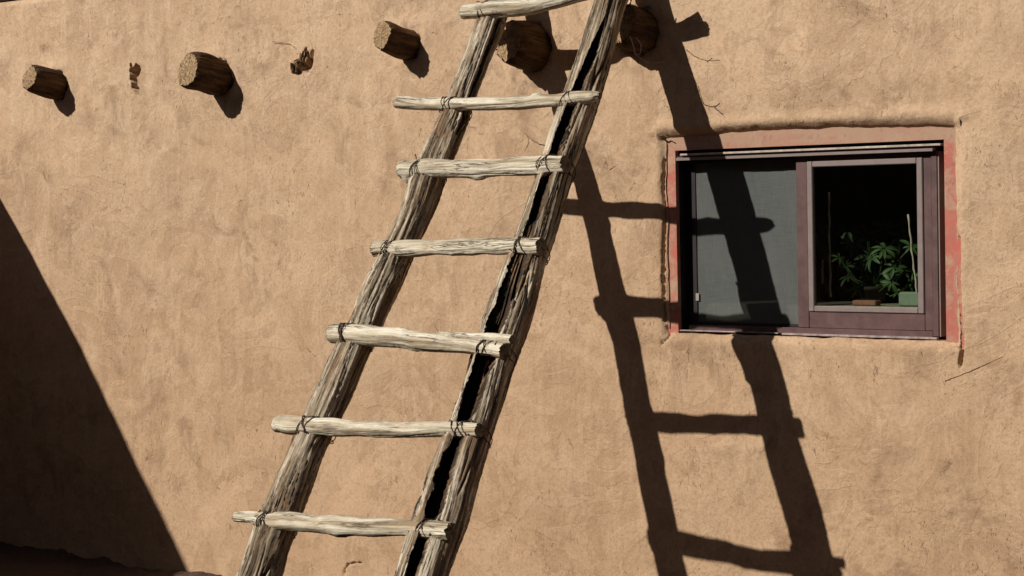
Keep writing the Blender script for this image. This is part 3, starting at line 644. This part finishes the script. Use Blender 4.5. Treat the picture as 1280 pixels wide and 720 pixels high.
# ---------------------------------------------------------------- vigas
VL = {'v1': 'small round viga end at the far left of the wall', 'v2': 'thick viga end between the broken hole and the rotten stub',
      'v3': 'pale reddish viga end just left of the ladder top', 'v4': 'large shaded viga end between the two ladder rails',
      'v5': 'shaded viga end behind the right ladder rail with thin wires'}
vdir = np.array([-.11, -1, .205])
for i, (nme, q, r, L) in enumerate(vigas_px):
    B = on_wall(*q); P = [B-vdir*.12, B-vdir*.02, B+vdir*L*.5, B+vdir*L]
    V, F, g_, fr = log_mesh(P, [r*1.02, r*1.02, r, r*.97], 11+i*1.7, 150, 120, .8, .8, ref=(0, 0, 1), flat=.02, endrag=.0)
    ev = np.array(vdir)/np.linalg.norm(vdir); tt = (V-fr[0][-1])@ev; rad_ = V-fr[0][-1]-np.outer(tt, ev); aa = np.arctan2(rad_[:, 2], rad_[:, 0])
    wear = np.exp(tt/.016)*(tt <= .02)*(.10+.10*noise(aa*1.7, 0*aa+i*3, 0*aa)+.07*noise(aa*6, 0*aa+i*3, 0*aa+5)).clip(0, .4); V = V-rad_*wear[:, None]
    V = V+np.outer(np.exp(tt/.03)*.012*noise(rad_[:, 0]*9+i*4, 0*aa, rad_[:, 2]*9), ev)
    # split off the sawn end
    nq = 150*120; body_f = F[:149*120]; endmask = (F.min(1) >= nq+4*120+1) | ((F >= nq+4*120+1).any(1))
    capf = F[149*120:]; far = capf[(capf > nq+5*120).any(1)]; nearf = capf[~(capf > nq+5*120).any(1)]
    used = np.unique(far); re = -np.ones(len(V), int); re[used] = np.arange(len(used))
    vo = add_mesh('viga', V, np.concatenate([body_f, nearf]), M_VIGA, attr=g_)
    Ve = V[used].copy(); c = fr[0][-1]; dl = Ve-c; 
    rad = np.linalg.norm(dl, axis=1)/r; ang = np.arctan2(dl[:, 2], dl[:, 0])
    Ve += np.outer(np.where(rad < .9, .004*noise(dl[:, 0]*60, dl[:, 2]*60, i*1.0)+.002*noise(dl[:, 0]*200, dl[:, 2]*200, 3.0), 0), vdir)
    ce = add_mesh('sawn_end', Ve, re[far], M_END, attr=g_[used])
    recenter(vo, B); ce.parent = vo; ce.matrix_parent_inverse = Matrix.Translation(-Vector(B))
    tag(vo, VL[nme], 'roof beam end', 'viga ends sticking out of the wall')
# rotten stub in its socket and scraps in the hole
def chunk(c, size, seed, name='rotten_stub'):
    V, F, g_, fr = log_mesh([np.array(c)+np.array(o) for o in size[0]], size[1], seed, 90, 64, 2.4, 2.0, ref=(0, 0, 1), flat=.2, endrag=.03)
    return V, F, g_
c = on_wall(381, 78, .022)
vs = []; fs = []; gs = []; nb = 0
for (offs, rad, sd) in [([(-.060, .03, -.045), (-.040, -.02, -.03), (-.025, -.045, -.012)], [.030, .028, .020], 2.2), ([(-.005, .03, .0), (.010, -.01, .022), (.022, -.02, .050)], [.026, .026, .014], 3.4), ([(-.06, .02, -.01), (-.035, -.02, -.0), (-.02, -.025, .01)], [.018, .018, .012], 5.1)]:
    V, F, g_ = chunk(c, (offs, rad), sd); vs.append(V); fs.append(F+nb); gs.append(g_); nb += len(V)
st = add_mesh('rotten_stub', np.concatenate(vs), np.concatenate(fs), M_ROT, attr=np.concatenate(gs)); recenter(st, c)
tag(st, 'crumbled brown viga stub rotted back into the wall', 'roof beam end')

# ---------------------------------------------------------------- window
win = empty('sliding_window', ((WX0+WX1)/2, .03, WZ0))
tag(win, 'aluminium sliding window in a worn red wooden casing', 'window')
def part(name, mb, mat_, parent=None, smooth=False):
    o = mb.build(name, mat_, None, smooth)
    if parent is None: under(win, o)
    else: o.parent = parent
    return o
IX0, IX1 = on_wall(846, 290, .026)[0], on_wall(1181, 290, .020)[0]
IZ1 = .5*(on_wall(848, 186, .035)[2]+on_wall(1176, 177, .035)[2]); IZ0 = .5*(on_wall(848, 413, .035)[2]+on_wall(1174, 420, .035)[2])
e = .03
part('casing_board', MB().poly([(WX0-e, WZ1+e), (IX0, IZ1), (IX1+.004, IZ1), (WX1+e, WZ1+e)], .022, .075), M_RED)
part('casing_board', MB().poly([(WX0-e, WZ1+e-.004), (WX0-e, WZ0-e), (IX0-.001, WZ0-e), (IX0-.001, IZ1-.003)], .026, .050), M_RED)
part('casing_board', MB().poly([(IX1+.001, IZ1-.003), (IX1+.001, WZ0-e), (WX1+e, WZ0-e), (WX1+e, WZ1+e-.006)], .020, .12), M_RED)
# mud sill under the frame
fx1 = on_wall(1172.5, 300, .05)[0]                               # right edge of metal frame leaves a deep dark gap
fr_ = MB()
h0 = IZ1-.014
jm_ = MB().box(IX0+.002, IX0+.034, .098, .125, IZ0, h0-.001, .002)           # left jamb
fr_.box(fx1-.026, fx1, .048, .125, IZ0, h0-.012, .002)                # right jamb
fr_.box(IX0+.036, fx1-.027, .050, .125, IZ0-.012, IZ0+.020, .002)     # sill track
fr_.box(IX0+.002, fx1, .030, .125, h0-.028, h0-.012, .002)            # head
frame = part('frame', fr_, M_FRAME); part('jamb_track', jm_, M_SHADE_TRACK)
part('head_flange', MB().box(IX0+.030, IX1-.012, .016, .10, h0-.0095, h0-.0005, .0015), M_FLASH)
part('track_lip', MB().box(IX0+.004, fx1-.004, .022, .029, h0-.030, h0-.018, .001).box(fx1+.003, fx1+.008, .05, .12, IZ0, h0-.03), M_BEAD)
part('sill_flange', MB().box(IX0+.002, IX0+.50, .030, .050, IZ0-.006, IZ0-.001, .001).box(IX0+.52, fx1, .030, .0495, IZ0-.010, IZ0-.002, .001), M_SFL)
part('shade_liner', MB().box(IX0-.03, IX0+.0015, .052, .2, WZ0-.03, IZ1+.03).box(IX1-.002, IX1+.03, .121, .2, WZ0-.03, IZ1+.03).box(IX0, IX1, .126, .2, h0-.02, IZ1+.04).box(IX0, IX1, .126, .2, WZ0-.04, IZ0-.01).box(fx1+.001, IX1, .128, .14, IZ0-.02, IZ1), M_SHADE_TRACK)  # near-black lining paints the shade inside the reveal and side gap
# right sash
def zx(u, v, y): p = on_wall(u, v, y); return p[0], p[2]
ys = .055
SX0 = on_wall(996, 300, ys)[0]; SX1 = fx1-.0265; STOP = h0-.0285; SBOT = IZ0+.0205
GX0 = on_wall(1010, 300, ys)[0]; GX1 = on_wall(1155, 300, ys)[0]; GZ1 = on_wall(1085, 199, ys)[2]; GZ0 = on_wall(1085, 391, ys)[2]
s_ = MB()
s_.box(SX0, GX0, ys, ys+.03, SBOT, STOP, .003); s_.box(GX1, SX1, ys, ys+.03, SBOT, STOP, .003)
s_.box(GX0+.0005, GX1-.0005, ys+.001, ys+.03, GZ1, STOP, .002); s_.box(GX0+.0005, GX1-.0005, ys+.001, ys+.03, SBOT, GZ0, .002)
sash = part('sash', s_, M_FRAME)
bw = .027
b_ = MB(); b_.box(GX0+.001, GX0+bw, ys-.006, ys+.02, GZ0+.001, GZ1-.001, .003); b_.box(GX1-bw, GX1-.001, ys-.006, ys+.02, GZ0+.001, GZ1-.001, .003)
b_.box(GX0+bw+.0005, GX1-bw-.0005, ys-.006, ys+.02, GZ1-bw*.9, GZ1-.001, .003); b_.box(GX0+bw+.0005, GX1-bw-.0005, ys-.006, ys+.02, GZ0+.001, GZ0+bw*.9, .003)
part('glazing_bead', b_, M_BEAD, sash)
gm = MB(); gm.v = [(GX0+bw-.004, ys+.009, GZ0+bw*.9-.004), (GX1-bw+.004, ys+.009, GZ0+bw*.9-.004), (GX1-bw+.004, ys+.009, GZ1-bw*.9+.004), (GX0+bw-.004, ys+.009, GZ1-bw*.9+.004)]; gm.f = [(0, 1, 2, 3)]
glass_ob = add_mesh('glass', gm.v, gm.f, M_GLASS, None, False); glass_ob.parent = sash
# left screen
yk = .094
KX0 = IX0+.035; KX1 = SX0+.05; 
k_ = MB(); k_.box(KX0, KX0+.022, yk-.004, yk+.012, SBOT, STOP, .002); k_.box(KX0+.0225, KX1, yk-.004, yk+.012, STOP-.014, STOP, .002); k_.box(KX0+.0225, KX1, yk-.004, yk+.012, SBOT, SBOT+.012, .002)
scf = part('screen_frame', k_, M_SHADE_TRACK)
SC = MB(); nx_, nz_ = 60, 40
for a in range(nx_+1):
    for b in range(nz_+1):
        x = KX0+.018+(KX1-KX0-.02)*a/nx_; z = SBOT+.008+(STOP-.016-SBOT)*b/nz_
        SC.v.append((x, yk+.001+.003*math.sin(a*.12)*math.sin(b*.1+1)+.0006*math.sin(a*.9+b*.3), z))
SC.f = [(a*(nz_+1)+b, (a+1)*(nz_+1)+b, (a+1)*(nz_+1)+b+1, a*(nz_+1)+b+1) for a in range(nx_) for b in range(nz_)]
part('insect_mesh', SC, M_SCREEN, scf, True)
x, z = zx(872, 370, yk-.004); part('tag', MB().box(x-.008, x+.008, yk-.0065, yk-.0052, z-.02, z+.012), M_TAG, scf)

# dim room behind the window
rm = MB(); X0r, X1r, Y1r, Z0r, Z1r = WX0-.8, WX1+.6, 3.2, GZ+.1, WT-.25
t = .05
rm.box(X0r-t, X0r, .45, Y1r, Z0r, Z1r); rm.box(X1r, X1r+t, .45, Y1r, Z0r, Z1r); rm.box(X0r, X1r, Y1r, Y1r+t, Z0r, Z1r)
rm.box(X0r-t, X1r+t, .45, Y1r+t, Z0r-t, Z0r-.001); rm.box(X0r-t, X1r+t, .45, Y1r+t, Z1r+.001, Z1r+t)
# inner face of the thick wall round the opening
for a in ((X0r-t, WX0-.02, Z0r, Z1r), (WX1+.02, X1r+t, Z0r, Z1r), (WX0-.0195, WX1+.0195, Z0r, WZ0-.1), (WX0-.0195, WX1+.0195, WZ1+.03, Z1r)): rm.box(a[0], a[1], .38, .449, a[2], a[3])
rm.box(WX0-.06, WX0-.02, .201, .38, WZ0-.1, WZ1+.03); rm.box(WX1+.02, WX1+.06, .201, .38, WZ0-.1, WZ1+.03); rm.box(WX0-.02, WX1+.02, .201, .38, WZ1+.03, WZ1+.07)
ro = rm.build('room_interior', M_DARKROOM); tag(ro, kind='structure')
zin = on_wall(1085, 382, .17)[2]
sill = part('inner_sill', MB().box(IX0-.0, IX1+.0, .127, .44, WZ0-.06, zin, .003), M_SILL)

# things on the inner sill
x, z = zx(1141, 378, .16); bx = MB().box(x-.055, x+.055, .14, .20, zin+.001, zin+.058, .006).build('green_block', M_SAGE); recenter(bx, (x, .17, zin)); tag(bx, 'pale sage green block behind the lower right corner of the glass', 'block')
x, z = zx(1082, 381, .16); bx = MB().box(x-.055, x+.055, .145, .19, zin+.001, zin+.022, .004).build('brown_block', M_BRICK); recenter(bx, (x, .17, zin)); tag(bx, 'flat reddish brown block on the sill inside the glass', 'block')
def stake(p0, p1, y, r, mat_, name, label, jit=.0018):
    a = on_wall(*p0, y); b = on_wall(*p1, y+.02); pts = []
    for i in range(15):
        t = i/14; q = a*(1-t)+b*t; pts.append((q[0]+jit*math.sin(i*1.9)+jit*.5*math.sin(i*.7), q[1], q[2]))
    o = MB().tube(pts, [r*(1+.25*math.sin(i*2.3)) for i in range(15)], 7).build(name, mat_, smooth=True); recenter(o, pts[-1]); tag(o, label, 'stake', 'thin stakes behind the glass'); return o
stake((1135, 268), (1147, 373), .125, .0042, M_STAKE, 'plant_stake', 'pinkish leaning stake standing above the green block')
stake((1036, 240), (1038, 371), .125, .0040, M_STAKE, 'plant_stake', 'tall pale stake near the left edge of the glass')
stake((1028, 325), (1028, 354), .135, .0036, M_STAKE, 'plant_stake', 'short pale peg left of the tall stake', .001)
# umbrella plant
pc = on_wall(1095, 330, .34); pot = empty('potted_plant', (pc[0], .32, zin)); tag(pot, 'umbrella plant with star shaped leaf clusters behind the glass', 'plant')
pm = MB(); 
for i, (r, z_) in enumerate([(.045, 0), (.055, .055), (.060, .055), (.060, .07)]):
    for k in range(20): a = 2*math.pi*k/20; pm.v.append((pc[0]+r*math.cos(a), .32+r*math.sin(a), zin+.002+z_))
for i in range(3):
    for k in range(20): pm.f.append((i*20+k, i*20+(k+1) % 20, (i+1)*20+(k+1) % 20, (i+1)*20+k))
pm.f.append(tuple(range(60, 80))); pm.f.append(tuple(range(19, -1, -1))); under(pot, pm.build('pot', M_CLAY, smooth=True))
rosettes = [((1105, 311), .22, .080, 9), ((1066, 303), .27, .068, 8), ((1139, 308), .24, .060, 7), ((1074, 332), .30, .055, 7), ((1114, 352), .25, .062, 8), ((1090, 346), .33, .06, 7), ((1060, 346), .36, .05, 7), ((1130, 338), .33, .055, 7), ((1098, 334), .38, .06, 7), ((1126, 364), .30, .045, 6), ((1072, 362), .28, .045, 6), ((1049, 322), .40, .05, 6),
            ((1084, 318), .45, .06, 7), ((1120, 325), .48, .06, 7), ((1058, 332), .5, .05, 6), ((1100, 362), .42, .05, 6), ((1142, 352), .42, .05, 7), ((1083, 294), .5, .07, 7), ((1128, 294), .55, .07, 7), ((1060, 288), .45, .06, 7), ((1106, 284), .6, .07, 7), ((1090, 322), .26, .06, 8), ((1118, 334), .24, .055, 7), ((1110, 340), .30, .045, 6)]
stems = MB()
for (q, y, R_, n_) in rosettes:
    c = Vector(on_wall(*q, y)); b0 = Vector((pc[0], .32, zin+.07)); mid = (c+b0)/2+Vector((random.uniform(-.03, .03), 0, -.03)); stems.tube([b0, mid, c], .0025, 5)
    nrm = Vector((.35+random.uniform(-.3, .3), -.8, .45+random.uniform(-.3, .3))).normalized(); nrm = (nrm+Vector((random.uniform(-.5, .5), 0, random.uniform(-.3, .6)))).normalized(); u = nrm.orthogonal().normalized(); v = nrm.cross(u); lf = MB(); ph = random.uniform(0, 6)
    for k in range(n_):
        a = ph+2*math.pi*k/n_+random.uniform(-.25, .25); d = u*math.cos(a)+v*math.sin(a); sd = nrm.cross(d); Lk = R_*random.uniform(.55, 1.1); b = len(lf.v); N = 7
        for i in range(N+1):
            t = i/N; wd = .135*Lk*math.sin(math.pi*min(1, t*.93+.05))**.8; ctr = c+d*(Lk*(.12+.88*t))-nrm*(Lk*.28*t*t)
            lf.v += [tuple(ctr+sd*wd+nrm*wd*.35), tuple(ctr), tuple(ctr-sd*wd+nrm*wd*.35)]
        for i in range(N):
            for j in (0, 1): lf.f.append((b+i*3+j, b+i*3+j+1, b+i*3+j+4, b+i*3+j+3))
    under(pot, lf.build('leaf_cluster', M_LEAF, smooth=True))
under(pot, stems.build('stem', M_LEAF, smooth=True))

# ---------------------------------------------------------------- dry tendrils and wires
def vine(name, label, cat, pts, r, m_, y0=-.012, wob=.004, branches=(), grp=None):
    mb = MB()
    for path in [pts]+list(branches):
        P = np.array([on_wall(q[0], q[1], (q[2] if len(q) > 2 else y0)) for q in path]); P = spline(P, len(path)*7)
        n = len(P); rr = [r*(1.15-.5*i/n) for i in range(n)]
        P = P+np.stack([wob*noise(np.arange(n)*.55, 0*np.arange(n)+path[0][0], 0*np.arange(n)+k) for k in range(3)], -1)*np.array([1, .6, 1])
        mb.tube([tuple(p) for p in P], rr, 5)
    o = mb.build(name, m_, smooth=True); recenter(o, on_wall(*pts[0][:2])); tag(o, label, cat, grp); return o
GV = 'dry tendrils on the wall'
vine('dry_stalk', 'long straight straw slanting up to the right below the window corner', 'straw', [(1181, 476), (1187, 474), (1215, 463), (1253, 446)], .0014, M_VINE, y0=-.0005, wob=.002)
vine('dry_tendril', 'curved thin tendril looping left of the left rail top', 'tendril', [(583, 62), (568, 70), (556, 85), (553, 100), (561, 106), (558, 114), (553, 118)], .0022, M_VINE, grp=GV)
vine('dry_tendril', 'hanging tendril with a fork seen between the rails below the second rung', 'tendril', [(635, 100), (636, 128), (640, 150), (652, 162), (662, 172), (672, 179), (692, 184)], .0024, M_VINE, branches=[[(659, 168), (661, 178), (656, 189)]], grp=GV)
vine('dry_tendril', 'short wavy tendril right of the rail shadow near the wall top', 'tendril', [(858, 62), (868, 70), (880, 75), (888, 76), (900, 75)], .0022, M_VINE, branches=[[(884, 77), (890, 73)]], grp=GV)
vine('dry_tendril', 'looped tendril on the wall above the window casing', 'tendril', [(864, 98), (872, 106), (876, 118), (880, 130), (892, 133), (900, 129)], .0026, M_VINE, branches=[[(871, 106), (868, 112), (874, 114), (872, 106)], [(892, 133), (903, 143)]], grp=GV)
vine('dry_twig', 'small dark twig poking from under the shaded viga behind the right rail', 'twig', [(787, 88), (794, 85), (800, 83)], .003, M_VINE)
vine('dry_twig', 'tiny crooked twig at the top left corner of the red casing', 'twig', [(821, 168), (826, 170), (829, 169), (835, 172)], .003, M_VINE, wob=.005)
vine('dry_twig', 'fine curled root above the crumbled stub', 'twig', [(340, 52), (350, 53), (362, 55), (370, 61)], .0013, M_VINE, y0=-.002, wob=.002)
vine('pale_wire', 'thin bare wires dangling from the shaded viga', 'wire', [(785, 40, -.16), (790, 52, -.17), (795, 68, -.16), (803, 74, -.15), (815, 79, -.13), (831, 77, -.11)], .0017, M_PALE, branches=[[(795, 47, -.15), (801, 56, -.16), (800, 66, -.16), (796, 70, -.16)]])
vine('dry_tendril', 'straight dark straw stuck to the plaster left of the window', 'tendril', [(762, 212), (770, 207), (778, 201)], .0013, M_VINE, y0=-.0005, grp=GV)
vine('dry_tendril', 'short straw slanting in the plaster below the fourth rung', 'tendril', [(541, 402), (545, 410), (549, 416)], .0012, M_VINE, y0=-.0005, grp=GV)

# added unseen tree: its crown blocks sky, above the sun's path to the wall
tree = empty('sky_block_tree', (3.6, -4.2, GZ)); tag(tree, 'unseen spreading tree added to block sky light from the wall', 'tree')
tm = MB()
tm.tube([(3.6, -4.2, GZ-.1), (3.55, -4.2, 0), (3.3, -4.3, 3), (2.8, -4.5, 5.6)], [.34, .27, .24, .19], 12)
cr = []; tr_ = random.Random(3)
for i in range(11):
    ex = tr_.uniform(-9.5, 3.5); ey = tr_.uniform(-8.5, -.8); ez = 2.6+.769*abs(ey)+tr_.uniform(.3, 1.6)
    p0 = Vector((3.0-.02*i, -4.4, 4.9+.06*i)); p3 = Vector((ex, ey, ez)); p1 = p0*.6+p3*.4+Vector((0, 0, 1.0)); cr.append((p0, p1, p3))
    tm.tube([p0, p0*.7+p3*.3+Vector((0, 0, .8)), p1, p3], [.13, .09, .07, .02], 8)
under(tree, tm.build('trunk', M_VIGA, smooth=True))
N = 26000; lx = rng.uniform(-11, 5, N); ly = rng.uniform(-9.5, -.4, N); th_ = rng.uniform(0, 1, N)
cl = noise(lx*.8, ly*.8, 0*lx+2); keep_ = cl > -.45+.0*lx; lx, ly, th_ = lx[keep_], ly[keep_], th_[keep_]
lz = 1.9+.769*np.abs(ly)+th_*1.9+.5*noise(lx*.5, ly*.5, 0*lx+9)+.45
n_ = len(lx); a1 = rng.normal(size=(n_, 3)); a1 /= np.linalg.norm(a1, axis=1)[:, None]; a2 = np.cross(a1, rng.normal(size=(n_, 3))); a2 /= np.linalg.norm(a2, axis=1)[:, None]
sz = rng.uniform(.07, .13, n_)[:, None]; c_ = np.stack([lx, ly, lz], -1); n3 = np.cross(a1, a2)
V = np.stack([c_-a1*sz, c_+a2*sz*.8+n3*sz*.2, c_+a1*sz*1.15, c_-a2*sz*.8+n3*sz*.2], 1).reshape(-1, 3); F = np.arange(n_*4).reshape(-1, 4)
under(tree, add_mesh('crown', V, F, M_LEAF, None, False))
